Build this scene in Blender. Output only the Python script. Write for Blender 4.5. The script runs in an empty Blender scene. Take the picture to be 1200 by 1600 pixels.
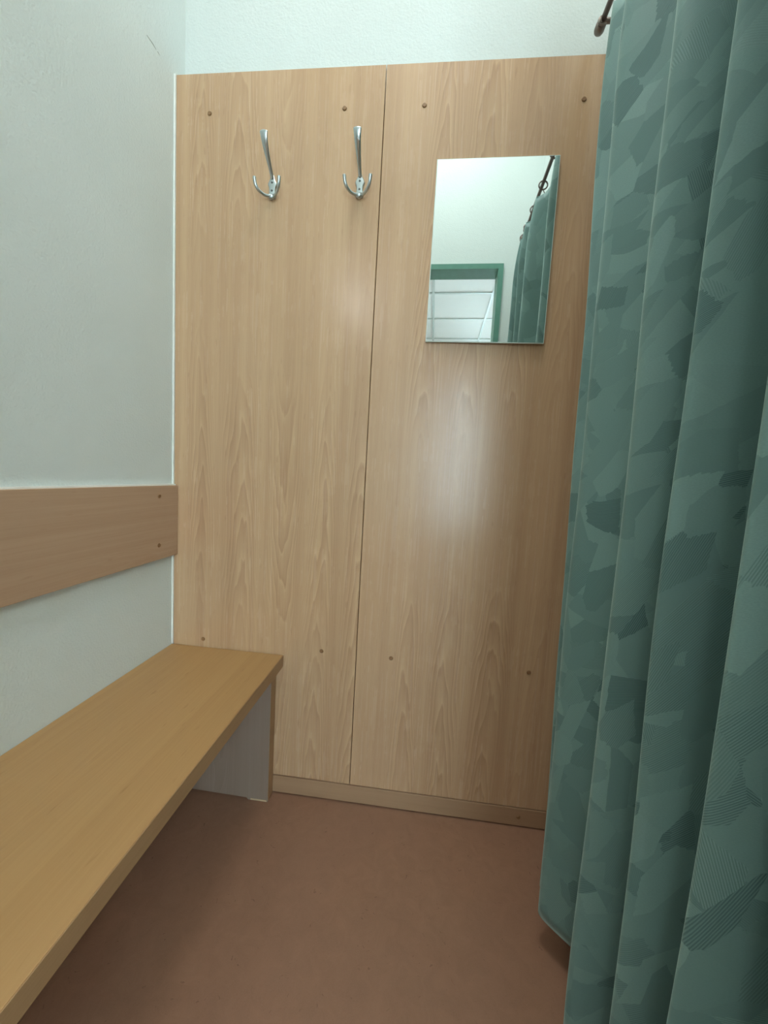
import bpy, bmesh, math, random
from mathutils import Vector, Matrix
random.seed(4)
PI = math.pi
SC = bpy.context.scene
C = SC.collection

# ------------------------------------------------------------------ camera
def cam_axes(yaw, pitch, roll):
    f = Vector((math.sin(yaw)*math.cos(pitch), math.cos(yaw)*math.cos(pitch), math.sin(pitch)))
    r = f.cross(Vector((0, 0, 1))).normalized(); u = r.cross(f)
    r2 = math.cos(roll)*r + math.sin(roll)*u
    return r2, r2.cross(f), f
cd = bpy.data.cameras.new('camera'); cam = bpy.data.objects.new('camera', cd); C.objects.link(cam)
cr, cu, cf = cam_axes(-0.0963, -0.0923, 0.0567)
cam.matrix_world = Matrix(((cr.x, cu.x, -cf.x, 0.7312), (cr.y, cu.y, -cf.y, -1.0448), (cr.z, cu.z, -cf.z, 0.9882), (0, 0, 0, 1)))
cd.sensor_fit = 'HORIZONTAL'; cd.sensor_width = 36; cd.lens = 587.83*36/1200; cd.clip_start = 0.01
SC.camera = cam

# ------------------------------------------------------------------ sky, lights, exposure
w = bpy.data.worlds.new('sky'); SC.world = w; w.use_nodes = True
bg = w.node_tree.nodes['Background']
bg.inputs[0].default_value = (0.74, 0.90, 1.0, 1); bg.inputs[1].default_value = 16.0
SC.view_settings.view_transform = 'Standard'; SC.view_settings.look = 'None'
SC.view_settings.exposure = 0.36; SC.view_settings.gamma = 1; SC.view_settings.use_curve_mapping = False
CUBICLE_LAMP = 8.8       # ceiling lamp over the cubicle (W)
CORRIDOR_LAMP = 17.0     # each lamp tile of the corridor ceiling (W)
LAMP_COL = (1.0, 0.99, 0.96)

# ------------------------------------------------------------------ helpers
def obj(name, me, mat=None, parent=None, smooth=False):
    if isinstance(me, bmesh.types.BMesh):
        bm = me; me = bpy.data.meshes.new(name); bm.normal_update(); bm.to_mesh(me); bm.free()
    o = bpy.data.objects.new(name, me); C.objects.link(o)
    if mat: me.materials.append(mat)
    if smooth:
        for p in me.polygons: p.use_smooth = True
    if parent: o.parent = parent
    return o
def thing(name, label, cat, loc=(0, 0, 0), group=None):
    o = bpy.data.objects.new(name, None); C.objects.link(o); o.location = loc; o.empty_display_size = .05
    return tag(o, label, cat, group)
def tag(o, label, cat, group=None):
    o['label'] = label; o['category'] = cat
    if group: o['group'] = group
    return o
def struct(name, me, mat=None, label=None):
    o = obj(name, me, mat); o['kind'] = 'structure'
    if label: o['label'] = label
    return o
def box(bm, x0, x1, y0, y1, z0, z1, bev=0, seg=2):
    v = [bm.verts.new((x, y, z)) for x in (x0, x1) for y in (y0, y1) for z in (z0, z1)]
    fs = [(0, 1, 3, 2), (4, 6, 7, 5), (0, 4, 5, 1), (2, 3, 7, 6), (0, 2, 6, 4), (1, 5, 7, 3)]
    faces = [bm.faces.new([v[i] for i in f]) for f in fs]
    if bev:
        es = list({e for f in faces for e in f.edges})
        bmesh.ops.bevel(bm, geom=es, offset=bev, segments=seg, affect='EDGES', profile=.5)
    return bm
def nb(*a, **k): return box(bmesh.new(), *a, **k)
def tube(bm, pts, rads, seg=14, flat=None, cap=True):
    """sweep an ellipse along pts; flat = list of width factors (side, depth) per point"""
    pts = [Vector(p) for p in pts]; n = len(pts); rings = []
    ref = None
    for i, p in enumerate(pts):
        t = (pts[min(i+1, n-1)] - pts[max(i-1, 0)]).normalized()
        if ref is None:
            ref = Vector((1, 0, 0)) if abs(t.x) < .9 else Vector((0, 1, 0))
        s = (ref - t*ref.dot(t)).normalized(); ref = s
        d = t.cross(s)
        a, b = (1, 1) if flat is None else flat[i]
        rings.append([bm.verts.new(p + s*math.cos(k*2*PI/seg)*rads[i]*a + d*math.sin(k*2*PI/seg)*rads[i]*b) for k in range(seg)])
    for i in range(n-1):
        for k in range(seg):
            bm.faces.new((rings[i][k], rings[i][(k+1) % seg], rings[i+1][(k+1) % seg], rings[i+1][k]))
    if cap:
        bm.faces.new(rings[0][::-1]); bm.faces.new(rings[-1])
    bmesh.ops.recalc_face_normals(bm, faces=bm.faces)
    return bm
def spline(keys, n):
    """Catmull-Rom through keys, n samples per span"""
    K = [Vector(k) for k in keys]; K = [2*K[0]-K[1]] + K + [2*K[-1]-K[-2]]; out = []
    for i in range(1, len(K)-2):
        for j in range(n):
            t = j/n
            out.append(.5*((2*K[i]) + (K[i+1]-K[i-1])*t + (2*K[i-1]-5*K[i]+4*K[i+1]-K[i+2])*t*t + (3*K[i]-K[i-1]-3*K[i+1]+K[i+2])*t**3))
    out.append(K[-2]); return out
def sph(bm, c, r, sx=1, sy=1, sz=1, u=16, v=10):
    m = Matrix.Translation(c) @ Matrix.Diagonal((r*sx, r*sy, r*sz, 1))
    bmesh.ops.create_uvsphere(bm, u_segments=u, v_segments=v, radius=1, matrix=m); return bm
def torus(bm, c, R, r, axis='Y', n=24, m=8):
    c = Vector(c); rings = []
    for i in range(n):
        a = 2*PI*i/n
        rg = []
        for k in range(m):
            b = 2*PI*k/m; q = R + r*math.cos(b); h = r*math.sin(b)
            p = {'Y': (q*math.cos(a), h, q*math.sin(a)), 'Z': (q*math.cos(a), q*math.sin(a), h), 'X': (h, q*math.cos(a), q*math.sin(a))}[axis]
            rg.append(bm.verts.new(c + Vector(p)))
        rings.append(rg)
    for i in range(n):
        for k in range(m):
            bm.faces.new((rings[i][k], rings[(i+1) % n][k], rings[(i+1) % n][(k+1) % m], rings[i][(k+1) % m]))
    bmesh.ops.recalc_face_normals(bm, faces=bm.faces); return bm

# ------------------------------------------------------------------ materials
class NT:
    def __init__(s, name):
        s.m = bpy.data.materials.new(name); s.m.use_nodes = True; s.t = s.m.node_tree
        s.p = s.t.nodes['Principled BSDF']
    def n(s, kind, **kw):
        nd = s.t.nodes.new(kind)
        for k, v in kw.items():
            if k.startswith('_'): setattr(nd, k[1:], v)
        for k, v in kw.items():
            if not k.startswith('_'):
                key = int(k[1:]) if k[0] == 'i' and k[1:].isdigit() else k
                s.put(nd.inputs[key], v)
        return nd
    def put(s, sock, v):
        if isinstance(v, bpy.types.NodeSocket): s.t.links.new(v, sock)
        elif isinstance(v, bpy.types.Node): s.t.links.new(v.outputs[0], sock)
        else: sock.default_value = v
    def math(s, op, a, b=0.0, c=0.0):
        return s.n('ShaderNodeMath', _operation=op, i0=a, i1=b, i2=c).outputs[0]
    def mix(s, f, a, b, blend='MIX'):
        nd = s.t.nodes.new('ShaderNodeMix'); nd.data_type = 'RGBA'; nd.blend_type = blend
        s.put(nd.inputs[0], f); s.put(nd.inputs[6], a); s.put(nd.inputs[7], b); return nd.outputs[2]
    def rng(s, v, a, b, c=0.0, d=1.0):
        return s.n('ShaderNodeMapRange', i0=v, i1=a, i2=b, i3=c, i4=d).outputs[0]
    def co(s, scale=(1, 1, 1), off=(0, 0, 0), rot=(0, 0, 0), out='Object'):
        tc = s.n('ShaderNodeTexCoord')
        mp = s.n('ShaderNodeMapping', Vector=tc.outputs[out]); mp.inputs['Scale'].default_value = scale
        mp.inputs['Location'].default_value = off; mp.inputs['Rotation'].default_value = rot
        return mp.outputs[0]
    def noise(s, vec, scale=1.0, detail=2.0, rough=.5, dist=0.0):
        return s.n('ShaderNodeTexNoise', Vector=vec, Scale=scale, Detail=detail, Roughness=rough, Distortion=dist).outputs[0]
    def set(s, **kw):
        for k, v in kw.items(): s.put(s.p.inputs[k.replace('_', ' ')], v)
        return s.m
    def bump(s, h, strength=.2, dist=.001):
        b = s.n('ShaderNodeBump', Strength=strength, Distance=dist, Height=h); s.put(s.p.inputs['Normal'], b.outputs[0])

def plain(name, col, rough=.5, metal=0.0, spec=.5):
    n = NT(name); v = n.noise(n.co((1, 1, 1)), 35, 3)
    c = n.mix(n.rng(v, .3, .7, 0, 1), [q*.95 for q in col] + [1], [min(1, q*1.04) for q in col] + [1])
    return n.set(Base_Color=c, Roughness=rough, Metallic=metal, Specular_IOR_Level=spec)

def wood(name, axis, light, dark, seed, rough=.235, fleck=.22, spec=.55, across=0, fig=1.0):
    """beech laminate print: columns of nested flame figure between straight-grained staves; axis = grain direction"""
    n = NT(name)
    def sc(a, b):
        return tuple(b if i == axis else a for i in range(3))
    o = (seed*3.17, seed*1.71, seed*2.33)
    xyz = n.n('ShaderNodeSeparateXYZ', i0=n.co())
    U, V = xyz.outputs[across], xyz.outputs[axis]
    bend = n.noise(n.co(sc(3.0, .9), o), 1, 2, .5)                      # slow wander of the grain
    U2 = n.math('ADD', n.math('DIVIDE', U, .115), n.math('ADD', n.math('MULTIPLY', n.math('SUBTRACT', bend, .5), .9), seed*2.7))
    col = n.math('FLOOR', U2); u = n.math('MULTIPLY_ADD', n.math('FRACT', U2), 2.0, -1.0)
    wn = n.n('ShaderNodeTexWhiteNoise', _noise_dimensions='1D', W=n.math('ADD', col, seed*7.7))
    rc = n.n('ShaderNodeSeparateColor', i0=wn.outputs[1])
    sgn = n.math('MULTIPLY_ADD', n.math('GREATER_THAN', rc.outputs[0], .5), 2.0, -1.0)
    u2 = n.math('MULTIPLY', u, u)
    warp = n.noise(n.co(sc(14, 1.7), o), 1, 3, .55)
    ph = n.math('ADD', n.math('MULTIPLY', n.math('MULTIPLY', V, 7.0), sgn), n.math('ADD', n.math('MULTIPLY', u2, 6.0), n.math('ADD', n.math('MULTIPLY', warp, 6.0), n.math('MULTIPLY', rc.outputs[1], 40.0))))
    saw = n.math('FRACT', ph)
    ring = n.math('MULTIPLY', n.math('POWER', saw, 2.2), n.rng(saw, .9, 1.0, 1, 0))
    lgt = n.rng(saw, .0, .25, 1, 0)
    edge = n.rng(n.math('ABSOLUTE', u), .55, .98, 1, 0)
    on = n.rng(n.noise(n.co(sc(1.0, 1.6), (o[1]+3, o[2], o[0])), 1, 1), .40, .58, 0, 1)
    on = n.math('MULTIPLY', n.math('MULTIPLY', on, n.rng(rc.outputs[2], .42, .54, .08, 1)), edge)
    pores = n.noise(n.co(sc(300, 5), o), 1, 2, .6)
    streak = n.noise(n.co(sc(44, .5), o), 1, 3, .62, .15)
    broad = n.noise(n.co(sc(9, .16), (o[2], o[0], o[1])), 1, 1.5, .6)
    fl = n.rng(n.noise(n.co(sc(130, 22), o), 1, 1), .71, .80, 0, 1)
    f = n.math('ADD', n.math('MULTIPLY', n.math('MULTIPLY', ring, on), .36*fig),
               n.math('ADD', n.math('MULTIPLY', n.rng(broad, .3, .7, 0, 1), .30),
                      n.math('ADD', n.math('MULTIPLY', n.rng(streak, .3, .7, 0, 1), .30), n.math('MULTIPLY', n.rng(pores, .35, .7, 0, 1), .15))))
    f = n.math('SUBTRACT', f, n.math('MULTIPLY', n.math('MULTIPLY', lgt, on), .16*fig))
    f = n.math('ADD', f, n.math('MULTIPLY', fl, fleck))
    c = n.mix(n.rng(f, 0, 1.1, 0, 1), list(light) + [1], list(dark) + [1])
    n.bump(pores, .05, .0005)
    return n.set(Base_Color=c, Roughness=n.math('ADD', n.rng(pores, .3, .7, rough-.02, rough+.05), n.rng(n.noise(n.co((1, 1, 1), o), 9, 4, .65), .35, .68, -.01, .025)), Specular_IOR_Level=spec)

def wall_mat(name, col):
    n = NT(name)
    a = n.noise(n.co(), 190, 3, .55); b = n.noise(n.co(), 3.2, 4, .6)
    h = n.math('ADD', a, n.math('MULTIPLY', n.noise(n.co(), 48, 2), .6))
    c = n.mix(n.rng(b, .3, .7, 0, 1), [q*.965 for q in col] + [1], list(col) + [1])
    n.bump(h, .5, .0024)
    return n.set(Base_Color=c, Roughness=.85, Specular_IOR_Level=.25)

def floor_mat():
    n = NT('linoleum')
    a = n.noise(n.co(), 26, 6, .7, .8); b = n.noise(n.co(), 2.6, 3); s = n.noise(n.co(), 420, 2)
    d = n.n('ShaderNodeTexVoronoi', Vector=n.co(), Scale=16.0).outputs['Distance']
    c = n.mix(n.rng(a, .3, .72, 0, 1), (.36, .195, .118, 1), (.285, .152, .09, 1))
    c = n.mix(n.rng(b, .35, .7, 0, .4), c, (.27, .15, .10, 1))
    c = n.mix(n.rng(s, .3, .75, 0, .30), c, (.36, .21, .15, 1))
    c = n.mix(n.rng(n.noise(n.co((1, 1, 1), (4, 2, 0)), 60, 2, .5, 1.5), .70, .76, 0, .55), c, (.14, .065, .04, 1))
    n.bump(s, .12, .0006)
    return n.set(Base_Color=c, Roughness=n.rng(a, .3, .7, .42, .52), Specular_IOR_Level=.4)

def curtain_mat():
    n = NT('jacquard')
    base = n.noise(n.co((1, 1, 1), out='UV'), 5.0, 2)
    val = n.rng(base, .3, .7, .54, .66)
    gloss = n.math('MULTIPLY', val, 0.0)
    for i, (ang, sx, sy, thr, seed) in enumerate([(.55, 10, 20, .58, 1), (-.75, 9, 22, .6, 5), (1.25, 9, 20, .62, 9), (-.25, 13, 22, .66, 13), (2.2, 11, 26, .68, 17), (-1.2, 14, 30, .72, 23)]):
        uv = n.co((1, 1, 1), (seed*.37, seed*.61, 0), (0, 0, ang), 'UV')
        jag = n.noise(n.n('ShaderNodeMapping', Vector=uv, Scale=(6, 190, 1)).outputs[0], 1, 2)
        off = n.n('ShaderNodeCombineXYZ', i0=n.math('MULTIPLY', n.math('SUBTRACT', jag, .5), .014), i1=0.0, i2=0.0)
        uv2 = n.n('ShaderNodeVectorMath', _operation='ADD', i0=uv, i1=off.outputs[0]).outputs[0]
        uv3 = n.n('ShaderNodeMapping', Vector=uv2, Scale=(sx, sy, 1)).outputs[0]
        vo = n.n('ShaderNodeTexVoronoi', _voronoi_dimensions='2D', _feature='F1', _distance='EUCLIDEAN', Vector=uv3, Scale=1.0, Randomness=.95)
        rgb = n.n('ShaderNodeSeparateColor', i0=vo.outputs['Color'])
        m = n.rng(rgb.outputs[0], thr, thr+.01, 0, 1)
        sep = n.n('ShaderNodeSeparateXYZ', i0=uv)
        wob = n.math('ADD', n.math('MULTIPLY', sep.outputs[1], 2800.0), n.math('MULTIPLY', jag, 4.0))
        st = n.rng(n.math('SINE', wob), -.6, .6, 0, 1)
        amt = n.rng(rgb.outputs[2], .5, .95, .0, .34)
        tone = n.rng(rgb.outputs[1], 0, 1, .42, .74)
        tone = n.math('SUBTRACT', tone, n.math('MULTIPLY', st, amt))
        val = n.mix(m, val, tone)
        gloss = n.mix(m, gloss, rgb.outputs[1])
    weave = n.noise(n.co((420, 900, 1), out='UV'), 1, 1)
    c = n.mix(n.rng(val, 0, 1, 0, 1), (.044, .105, .110, 1), (.27, .44, .41, 1))
    c = n.mix(n.rng(weave, .3, .7, 0, .22), c, (.10, .22, .205, 1))
    n.bump(n.math('ADD', n.math('MULTIPLY', weave, .5), n.math('MULTIPLY', val, .8)), .25, .0008)
    return n.set(Base_Color=c, Roughness=n.rng(gloss, 0, 1, .72, .5), Specular_IOR_Level=.3, Sheen_Weight=.5, Sheen_Roughness=.4, Sheen_Tint=(.62, .82, .76, 1))

M = {}
M['wall'] = wall_mat('painted plaster', (.69, .765, .745))
M['ceil'] = wall_mat('white ceiling paint', (.85, .86, .84))
M['seal'] = plain('white sealant', (.86, .88, .84), .5)
M['panel'] = wood('beech laminate vertical', 2, (.64, .43, .258), (.375, .212, .113), 1.0, fig=1.15)
M['panel2'] = wood('beech laminate vertical second sheet', 2, (.625, .415, .25), (.365, .205, .11), 9.7, fig=1.25)
M['plinth'] = wood('beech laminate plinth', 0, (.43, .275, .165), (.31, .18, .10), 2.0, .35, across=2)
M['board'] = wood('beech laminate horizontal', 1, (.53, .365, .245), (.36, .22, .13), 3.4, .42, across=2, fig=.5)
M['bench'] = wood('beech laminate bench', 1, (.51, .31, .13), (.36, .195, .07), 4.1, .40, .45, fig=.35)
M['edge'] = wood('bench edge band', 1, (.42, .26, .13), (.31, .18, .085), 4.9, .5, across=2, fig=.3)
M['support'] = wood('beech laminate support', 2, (.31, .235, .19), (.225, .16, .12), 5.2, .33)
M['core'] = plain('raw chipboard', (.62, .47, .30), .9)
M['cap'] = plain('brown plastic cap', (.24, .125, .05), .5)
M['gap'] = plain('dark batten', (.07, .05, .014), .9)
M['floor'] = floor_mat()
M['curtain'] = curtain_mat()
M['hem'] = plain('curtain heading tape', (.17, .34, .30), .8)
M['rod'] = plain('bronzed metal', (.20, .165, .15), .42, .85)
M['bracket'] = plain('bronzed bracket', (.23, .195, .17), .4, .8)
M['green'] = plain('green frame paint', (.125, .29, .225), .6, 0, .25)
M['glassedge'] = plain('mirror edge glass', (.72, .82, .77), .2)
M['white'] = plain('white plastic', (.84, .86, .86), .45)
M['tbar'] = plain('ceiling tee bar', (.52, .58, .56), .5)
M['tile'] = wall_mat('mineral ceiling tile', (.86, .88, .87))
M['chrome'] = plain('satin nickel', (.55, .60, .61), .28, 1.0)
M['screw'] = plain('dark screw', (.16, .17, .17), .35, .9)
M['mark'] = plain('pencil mark', (.33, .34, .31), .9)
n = NT('silvered mirror'); n.set(Base_Color=n.mix(n.rng(n.noise(n.co(), 8, 2), .3, .7, 0, 1), (.86, .93, .925, 1), (.875, .94, .935, 1)), Metallic=1.0, Roughness=.012); M['mirror'] = n.m
n = NT('window glass')
tr = n.n('ShaderNodeBsdfTransparent', Color=(.94, .97, .96, 1)); gl = n.n('ShaderNodeBsdfGlossy', Roughness=.02)
fr = n.n('ShaderNodeFresnel', IOR=1.45); mx = n.n('ShaderNodeMixShader', i0=fr, i1=tr, i2=gl)
n.t.links.new(mx.outputs[0], n.t.nodes['Material Output'].inputs['Surface']); M['glass'] = n.m
n = NT('lamp diffuser'); n.set(Base_Color=(.9, .9, .9, 1), Emission_Color=LAMP_COL + (1,), Emission_Strength=2.0); M['lamp'] = n.m

# ------------------------------------------------------------------ room shell
XR = 1.215; YB = .045; YD = -1.10; TD = .08; ZC = 2.95; ZC2 = 3.2; YF = -4.95; XW0 = -1.3; XW1 = 2.9
struct('floor', nb(XW0-.1, XW1+.1, YF-.1, YB+.1, -.06, 0), M['floor'], 'mottled terracotta brown linoleum floor')
wl = struct('wall_left', nb(-.10, 0, YD, YB+.1, 0, ZC2), M['wall'], 'white textured plaster wall beside the bench')
struct('wall_back', nb(0, XR, YB, YB+.1, 0, ZC2), M['wall'], 'white wall above the wooden panels')
struct('wall_right', nb(XR, XR+.1, YD, YB+.1, 0, ZC2), M['wall'], 'white wall behind the green curtain')
DX0, DX1, DZ = .20, 1.026, 2.125          # clear opening of the doorway
bm = bmesh.new()
box(bm, XW0, DX0-.02, YD-TD, YD, 0, ZC); box(bm, DX1+.02, XW1, YD-TD, YD, 0, ZC); box(bm, DX0-.02, DX1+.02, YD-TD, YD, DZ+.02, ZC2); box(bm, -.1, DX0-.02, YD-TD, YD, ZC, ZC2); box(bm, DX1+.02, XR+.1, YD-TD, YD, ZC, ZC2)
struct('wall_front', bm, M['wall'], 'white wall around the green door frame, seen in the mirror')
struct('ceiling', nb(-.1, XR+.1, YD-TD, YB+.1, ZC2, ZC2+.06), M['ceil'], 'white ceiling over the cubicle')
# corridor shell
struct('wall_corridor_left', nb(XW0-.1, XW0, YF, YD-TD, 0, ZC), M['wall'])
struct('wall_corridor_right', nb(XW1, XW1+.1, YF, YD-TD, 0, ZC), M['wall'])
WX0, WX1, WZ0, WZ1 = 1.02, 2.05, .30, 2.55
bm = bmesh.new()
box(bm, XW0-.1, WX0, YF-.2, YF, 0, ZC); box(bm, WX1, XW1+.1, YF-.2, YF, 0, ZC)
box(bm, WX0, WX1, YF-.2, YF, 0, WZ0); box(bm, WX0, WX1, YF-.2, YF, WZ1, ZC)
struct('wall_corridor_end', bm, M['wall'])
wf = bmesh.new(); t = .06
for x0, x1, z0, z1 in [(WX0, WX1, WZ0, WZ0+t), (WX0, WX1, WZ1-t, WZ1), (WX0, WX0+t, WZ0+t, WZ1-t), (WX1-t, WX1, WZ0+t, WZ1-t), ((WX0+WX1)/2-t/2, (WX0+WX1)/2+t/2, WZ0+t, WZ1-t)]:
    box(wf, x0, x1, YF-.14, YF-.08, z0, z1, .004, 1)
win = struct('window_1', wf, M['white'], 'white framed two-pane window at the far end of the corridor')
for x0, x1 in [(WX0+t, (WX0+WX1)/2-t/2), ((WX0+WX1)/2+t/2, WX1-t)]:
    obj('pane', nb(x0, x1, YF-.113, YF-.107, WZ0+t, WZ1-t), M['glass'], win)
obj('window_sill', nb(WX0-.05, WX1+.05, YF-.08, YF+.16, WZ0-.03, WZ0, .004), M['white'], win)
# corridor ceiling: lay-in tiles in a tee grid
GX, GY, P = .64, -3.03, .60
ce = struct('ceiling', nb(XW0-.1, XW1+.1, YF-.2, YD-TD, ZC+.05, ZC+.11), M['ceil'], 'white tiled corridor ceiling seen in the mirror')
xs = [GX + P*k for k in range(-4, 5)]; xs = [x for x in xs if XW0 < x < XW1]
ys = [GY + P*k for k in range(-4, 4)]; ys = [y for y in ys if YF < y < YD-TD]
for x in xs: obj('tee_bar', nb(x-.012, x+.012, YF, YD-TD, ZC-.004, ZC+.03), M['tbar'], ce)
for y in ys: obj('tee_bar', nb(XW0, XW1, y-.012, y+.012, ZC-.003, ZC+.028), M['tbar'], ce)
lamp_cells = {(2, 0), (2, -2), (-2, -1)}
cx = [XW0] + xs + [XW1]; cy = [YF] + ys + [YD-TD]
lamps = []
for i in range(len(cx)-1):
    for j in range(len(cy)-1):
        a, b, c, d = cx[i]+.006, cx[i+1]-.006, cy[j]+.006, cy[j+1]-.006
        key = (round((cx[i]-GX)/P), round((cy[j]-GY)/P))
        if 0 < i < len(cx)-2 and 0 < j < len(cy)-2 and key in lamp_cells: lamps.append((a, b, c, d, key)); continue
        obj('ceiling_tile', nb(a, b, c, d, ZC+.006, ZC+.022, .003, 1), M['tile'], ce)

def ceiling_lamp(a, b, c, d, z, power, label, group=None):
    mx, my = (a+b)/2, (c+d)/2
    r = thing('ceiling_lamp', label, 'lamp', (mx, my, z), group)
    hx, hy = (b-a)/2, (d-c)/2; q = .02
    bm = bmesh.new()
    for x0, x1, y0, y1 in [(-hx, hx, -hy, -hy+q), (-hx, hx, hy-q, hy), (-hx, -hx+q, -hy+q, hy-q), (hx-q, hx, -hy+q, hy-q)]:
        box(bm, x0, x1, y0, y1, -.012, .02)
    obj('lamp_frame', bm, M['white'], r)
    obj('diffuser', nb(-hx+q, hx-q, -hy+q, hy-q, -.004, .004), M['lamp'], r)
    l = bpy.data.lights.new('lamp_light', 'AREA'); l.shape = 'RECTANGLE'; l.size = 2*(hx-q); l.size_y = 2*(hy-q); l.energy = power; l.color = LAMP_COL
    lo = bpy.data.objects.new('lamp_light', l); C.objects.link(lo); lo.parent = r; lo.location = (0, 0, -.014)
    return r
nm = {(2, 0): 'square lamp tile in the corridor ceiling on the window side, nearer the door wall', (2, -2): 'square lamp tile in the corridor ceiling nearest the window',
      (-2, -1): 'single square lamp tile in the corridor ceiling away from the window'}
for a, b, c, d, key in lamps:
    ceiling_lamp(a, b, c, d, ZC+.012, CORRIDOR_LAMP, nm[key], 'lamp tiles of the corridor ceiling')
ceiling_lamp(.35, .90, -.76, -.36, ZC2-.03, CUBICLE_LAMP, 'flat white ceiling lamp over the changing cubicle')

# door frame (painted steel), seen in the mirror
fr = thing('door_1', 'green painted steel door frame behind the viewer, seen in the mirror', 'door frame', (0, YD, 0)); fr['kind'] = 'structure'; del fr['category']
FW = .026
def jamb(name, x0, x1, z0, z1, fx0, fx1, fz0, fz1):
    bm = bmesh.new()
    box(bm, x0, x1, -TD-.012, .012, z0, z1)
    box(bm, fx0, fx1, 0, .012, fz0, fz1); box(bm, fx0, fx1, -TD-.012, -TD, fz0, fz1)
    return obj(name, bm, M['green'], fr)
jamb('frame_jamb', DX0-.012, DX0, 0, DZ, DX0-FW, DX0-.012, 0, DZ+FW)
jamb('frame_jamb', DX1, DX1+.012, 0, DZ, DX1+.012, DX1+FW, 0, DZ+FW)
jamb('frame_head', DX0-.012, DX1+.012, DZ, DZ+.012, DX0-.012, DX1+.012, DZ+.012, DZ+FW)

# sealant lines and wall marks
struct('trim_1', nb(0, .0045, -.003, .012, .446, 2.03), M['seal'], 'white sealant joint between wall and panel')
struct('trim_2', nb(0, .010, -1.06, -.001, .9298, .9335), M['seal'], 'white sealant line on top of the backrest board')
bm = bmesh.new()
tube(bm, [(0.0002, -.103, 2.0172), (.0002, -.082, 2.019), (.0002, -.071, 2.0185)], [.0005, .0009, .0004], 6)
tube(bm, [(0.0002, -.066, 2.0190), (.0002, -.057, 2.0187)], [.0007, .0003], 6)
obj('pencil_mark', bm, M['mark'], wl)

# ------------------------------------------------------------------ wooden wall panels
SEAM, HP, PZ = .5726, 2.03, .058
capm = None
def cap_mesh():
    global capm
    if capm is None:
        bm = bmesh.new()
        bmesh.ops.create_cone(bm, cap_ends=True, segments=16, radius1=.0062, radius2=.0045, depth=.0024, matrix=Matrix.Rotation(PI/2, 4, 'X'))
        capm = bpy.data.meshes.new('screw_cap'); bm.to_mesh(capm); bm.free(); capm.materials.append(M['cap'])
    return capm
def cap(parent, x, y, z, rz=0):
    o = bpy.data.objects.new('screw_cap', cap_mesh()); C.objects.link(o); o.parent = parent; o.location = (x, y, z); o.rotation_euler = (0, 0, rz); return o
for x0, x1, mat, dx, lab in [(.005, SEAM-.0010, 'panel', (.1005, .4685), 'tall beech wall panel with two coat hooks, next to the white wall'),
                             (SEAM+.0010, 1.175, 'panel2', (.6745, 1.062), 'tall beech wall panel with the mirror, partly behind the curtain')]:
    r = thing('wall_panel', lab, 'wall panel', (x0, 0, PZ+.0015))
    obj('panel_sheet', nb(0, x1-x0, 0, .018, 0, HP-PZ-.0015, .0009, 1), M[mat], r)
    for z in (.06, .41, 1.87): obj('batten', nb(.02, x1-x0-.02, .018, YB, z-.025, z+.025), M['gap'], r)
    for x in dx:
        for z in (1.931, .468): cap(r, x-x0, -.0011, z-PZ-.0015)
obj_p = thing('plinth_board', 'low beech plinth strip at the foot of the wall panels', 'plinth', (.005, 0, 0))
obj('plinth_sheet', nb(0, 1.17, -.002, .016, .0042, PZ-.0005, .0008, 1), M['plinth'], obj_p)
obj('packer', nb(0.01, 1.16, .004, YB, 0, .05), M['gap'], obj_p)
cap(obj_p, 1.066, -.0030, .031)

# ------------------------------------------------------------------ backrest board on the left wall
B = thing('backrest_board', 'horizontal beech backrest board on the white wall above the bench', 'backrest board', (0, -1.06, .7246))
obj('board_sheet', nb(.002, .018, 0, 1.0585, 0, .2052, .0009, 1), M['board'], B)
for y in (-.082, -.55, -1.0):
    for z in (.902, .765): cap(B, .0188, y+1.06, z-.7246, PI/2)

# ------------------------------------------------------------------ bench
BD, BZ, BT = .3539, .4446, .036
b = thing('bench', 'long beech-topped changing bench along the white wall', 'bench', (0, -1.085, 0))
L = 1.083
obj('seat', nb(.001, BD-.001, 0, L, BZ-BT, BZ, .0014, 2), M['bench'], b)
obj('edge_band', nb(BD-.0009, BD+.0006, 0, L, BZ-BT+.0006, BZ-.0006, .0003, 1), M['edge'], b)
for y0 in (1.085-.0375, .06):
    bm = bmesh.new()
    prof = [(.004, .010), (.268, .006), (.272, .0), (.331, .0), (.3335, .003), (.3335, BZ-BT), (.004, BZ-BT)]
    f = [bm.verts.new((x, y0, z)) for x, z in prof]; k = [bm.verts.new((x, y0+.0345, z)) for x, z in prof]
    bm.faces.new(f); bm.faces.new(k[::-1])
    for i in range(len(prof)):
        j = (i+1) % len(prof); bm.faces.new((f[i], k[i], k[j], f[j]))
    bmesh.ops.recalc_face_normals(bm, faces=bm.faces)
    s = obj('support', bm, M['support'], b)
    obj('edge_band', nb(.3333, .3345, y0+.0002, y0+.0343, .004, BZ-BT-.0004, .0003, 1), M['edge'], s)
    obj('chipped_corner', nb(.280, .330, y0-.0006, y0+.004, .0005, .0052, .0004, 1), M['core'], s)

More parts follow.
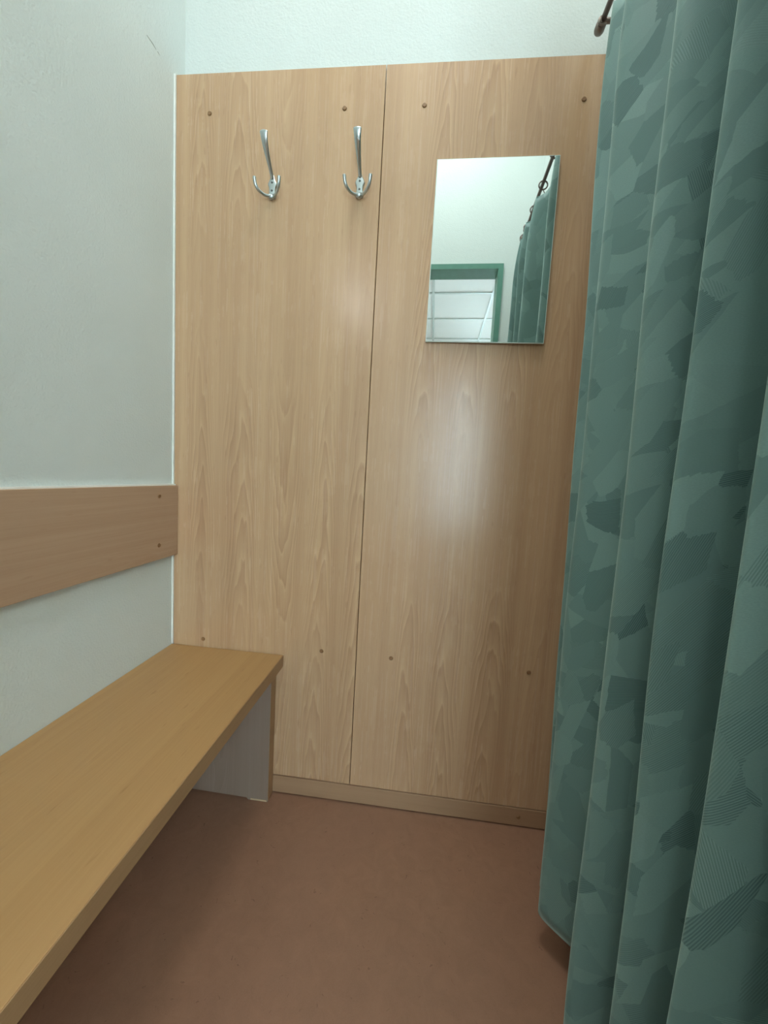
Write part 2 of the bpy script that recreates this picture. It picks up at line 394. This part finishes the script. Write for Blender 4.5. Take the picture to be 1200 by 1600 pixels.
# ------------------------------------------------------------------ coat hooks
def coat_hook(x, label):
    r = thing('coat_hook', label, 'coat hook', (x, 0, 1.738), 'triple coat hooks on the left panel')
    ch = M['chrome']
    # back plate: waisted outline with a pointed top, domed front
    half = [(.0, .036), (.0035, .034), (.006, .026), (.0115, .015), (.0125, .011), (.0095, .004), (.0082, -.004), (.0088, -.012), (.0105, -.018), (.0085, -.024), (.0, -.027)]
    out = half + [(-a, z) for a, z in half[-2:0:-1]]
    bm = bmesh.new()
    lay = []
    for y, s in [(0, 1.0), (-.003, 1.0), (-.0046, .9), (-.0056, .66)]:
        lay.append([bm.verts.new((a*s, y, z*(.5+.5*s) if s < 1 else z)) for a, z in out])
    m = len(out)
    for i in range(3):
        for k in range(m): bm.faces.new((lay[i][k], lay[i][(k+1) % m], lay[i+1][(k+1) % m], lay[i+1][k]))
    bm.faces.new(lay[3]); bm.faces.new(lay[0][::-1]); bmesh.ops.recalc_face_normals(bm, faces=bm.faces)
    obj('back_plate', bm, ch, r, True)
    # long upper arm: leaves the plate top, bows outward, ends in a flat paddle
    P_ = spline([(0, -.004, .024), (0, -.013, .034), (0, -.025, .044), (0, -.038, .0545), (0, -.050, .0655), (0, -.0585, .077), (0, -.063, .087), (0, -.0645, .094)], 6)
    N = len(P_); rad = []; fl = []
    for i in range(N):
        t = i/(N-1); wd = .0046 + .0056*min(1, max(0, (t-.15)/.75))**1.2; th = .0040-.0016*t
        e = 1 if t < .93 else math.sqrt(max(.02, 1-((t-.93)/.075)**2))
        rad.append(1); fl.append((wd*e, th*(e*.7+.3)))
    obj('upper_arm', tube(bmesh.new(), P_, rad, 16, fl), ch, r, True)
    for s in (-1, 1):
        Q = spline([(s*.003, -.004, -.017), (s*.010, -.011, -.0225), (s*.019, -.021, -.0240), (s*.027, -.030, -.0195), (s*.0315, -.036, -.011), (s*.0330, -.039, -.001), (s*.0335, -.040, .005)], 6)
        nn = len(Q); rr = [(.0036 + .0010*(i/(nn-1))) for i in range(nn)]; rr[-1] *= .45; rr[-2] *= .8
        obj('side_hook', tube(bmesh.new(), Q, rr, 12), ch, r, True)
    obj('knob', sph(bmesh.new(), (0, -.006, -.0235), .0066, 1, 1, .95), ch, r, True)
    for z in (.014, -.006):
        sbm = bmesh.new()
        bmesh.ops.create_cone(sbm, cap_ends=True, segments=14, radius1=.0030, radius2=.0022, depth=.0016, matrix=Matrix.Translation((0, -.0060, z)) @ Matrix.Rotation(PI/2, 4, 'X'))
        obj('screw', sbm, M['screw'], r)
    return r
coat_hook(.2815, 'satin metal triple coat hook nearer the white wall')
coat_hook(.5185, 'satin metal triple coat hook next to the panel seam')

# ------------------------------------------------------------------ mirror
nv = Vector((-.0131, -.9999, .0086)).normalized()
mc = Vector(((.7154+1.017)/2, -.0085, (1.3507+1.8007)/2))
r = thing('mirror', 'frameless rectangular mirror fixed on the beech panel', 'mirror', mc)
q = Vector((0, -1, 0)).rotation_difference(nv); r.rotation_mode = 'QUATERNION'; r.rotation_quaternion = q
MW, MH = .1508, .225
obj('glass_sheet', nb(-MW, MW, .0002, .0042, -MH, MH, .0005, 1), M['glassedge'], r)
bm = bmesh.new(); v = [bm.verts.new((a*(MW-.0018), -.0002, b_*(MH-.0018))) for a, b_ in ((-1, -1), (1, -1), (1, 1), (-1, 1))]; bm.faces.new(v)
obj('mirror_face', nb(-MW+.0018, MW-.0018, -.0003, .0006, -MH+.0018, MH-.0018), M['mirror'], r); bm.free()
for a in (-.1, .1):
    for b_ in (-.17, .17): obj('mounting_pad', nb(a-.015, a+.015, .0042, .0075, b_-.015, b_+.015), M['white'], r)

# ------------------------------------------------------------------ curtain rod
RX, RZ = 1.083, 2.087
r = thing('curtain_rod', 'thin bronze-coloured curtain rod along the top of the curtain', 'curtain rod', (RX, 0, RZ))
bm = bmesh.new(); tube(bm, [(0, y, 0) for y in (-.004, -.3, -.6, -.79)], [.0062]*4, 16); obj('pole', bm, M['rod'], r, True)
for ya, yb in ((-.010, .012), (-.785, -.805)):
    d = 1 if yb > ya else -1
    bm = bmesh.new(); tube(bm, [(0, ya, 0), (0, ya+d*.003, 0), (0, yb-d*.007, 0), (0, yb-d*.002, 0), (0, yb, 0)], [.008, .0115, .0118, .0098, .0055], 18); obj('end_socket', bm, M['bracket'], r, True)
for y in (-.014, -.735):
    bm = bmesh.new(); tube(bm, [(-.008, y, -.001), (.02, y, -.001), (XR-RX, y, -.001)], [.0062, .0055, .0055], 12)
    torus(bm, (0, y, 0), .0085, .003, 'Y', 20, 8); obj('bracket_arm', bm, M['bracket'], r, True)
    bm = bmesh.new(); tube(bm, [(XR-RX-.006, y, 0), (XR-RX, y, 0)], [.018, .02], 20); obj('bracket_plate', bm, M['bracket'], r)

# ------------------------------------------------------------------ curtain
ZH, ZT = .075, 2.036
KEY = [((1.105, -.070), (1.100, -.185)), ((1.060, -.115), (1.060, -.225)), ((1.100, -.165), (1.070, -.255)), ((1.052, -.222), (1.040, -.290)),
       ((1.140, -.325), (1.120, -.382)), ((1.034, -.440), (1.034, -.457)), ((1.172, -.497), (1.170, -.507)), ((1.034, -.556), (1.034, -.562)),
       ((1.175, -.608), (1.172, -.612)), ((1.034, -.661), (1.034, -.661)), ((1.155, -.703), (1.155, -.703)), ((1.050, -.742), (1.046, -.745)), ((1.095, -.775), (1.095, -.780))]
NS, NV = 18, 90
top = spline([(a[0], a[1], 0) for a, c in KEY], NS); bot = spline([(c[0], c[1], 0) for a, c in KEY], NS)
NU = len(top)
RY = [-.085, -.205, -.345, -.476, -.598, -.700, -.768]      # ring stations
mid = [(top[i]+bot[i])*.5 for i in range(NU)]
arc = [0.0]
for i in range(1, NU): arc.append(arc[-1] + (mid[i]-mid[i-1]).length)
cu_root = thing('curtain', 'teal green jacquard curtain with brush-stroke pattern hanging in deep folds', 'curtain', (RX, -.43, ZH))
bm = bmesh.new(); uvl = bm.loops.layers.uv.new('UVMap'); grid = []
for j in range(NV+1):
    row = []
    for i in range(NU):
        tp = top[i]; near = min(abs(tp.y-y) for y in RY)
        zt = ZT - .042*min(1, near/.05)**1.3 - (.05 if i > NU-16 else 0)*(i-NU+16)/16
        z = ZH + (zt-ZH)*(j/NV)**.98
        s = min(1, max(0, (z-ZH)/(ZT-ZH)))
        e = s*s*(3-2*s)*.35 + s*.65
        x = bot[i].x*(1-e) + tp.x*e; y = bot[i].y*(1-e) + tp.y*e
        g = max(0, (z-1.80)/.25); g = g*g*.55
        x = x*(1-g) + RX*g
        w1 = math.sin(z*5.1+arc[i]*9)*.0022 + math.sin(z*11.3-arc[i]*23)*.0010
        x += w1; y += math.sin(z*4.2+arc[i]*13)*.0025
        row.append(bm.verts.new((x-RX, y+.43, z-ZH)))
    grid.append(row)
for j in range(NV):
    for i in range(NU-1):
        f = bm.faces.new((grid[j][i], grid[j][i+1], grid[j+1][i+1], grid[j+1][i]))
        for lp, (a, c) in zip(f.loops, ((i, j), (i+1, j), (i+1, j+1), (i, j+1))):
            lp[uvl].uv = (arc[a], ZH + (ZT-ZH)*c/NV)
fab = obj('fabric', bm, M['curtain'], cu_root, True)
sm = fab.modifiers.new('thickness', 'SOLIDIFY'); sm.thickness = .0016; sm.offset = 0
for k, y in enumerate(RY):
    rbm = torus(bmesh.new(), (0, y+.43, RZ-ZH-.0105), (.0150), .0026, 'Y', 22, 8)
    rg = obj('curtain_ring', rbm, M['rod'], cu_root, True)
    i = min(range(NU), key=lambda q: abs(top[q].y-y))
    px = (top[i].x*.45 + RX*.55) - RX
    bm = bmesh.new()
    tube(bm, [(0, y+.43, RZ-ZH-.0235), (px*.3, y+.43, RZ-ZH-.034), (px*.9, y+.43, RZ-ZH-.048)], [.0016]*3, 8)
    box(bm, px-.004, px+.004, y+.43-.005, y+.43+.005, RZ-ZH-.066, RZ-ZH-.044, .001, 1)
    obj('clip', bm, M['bracket'], rg)
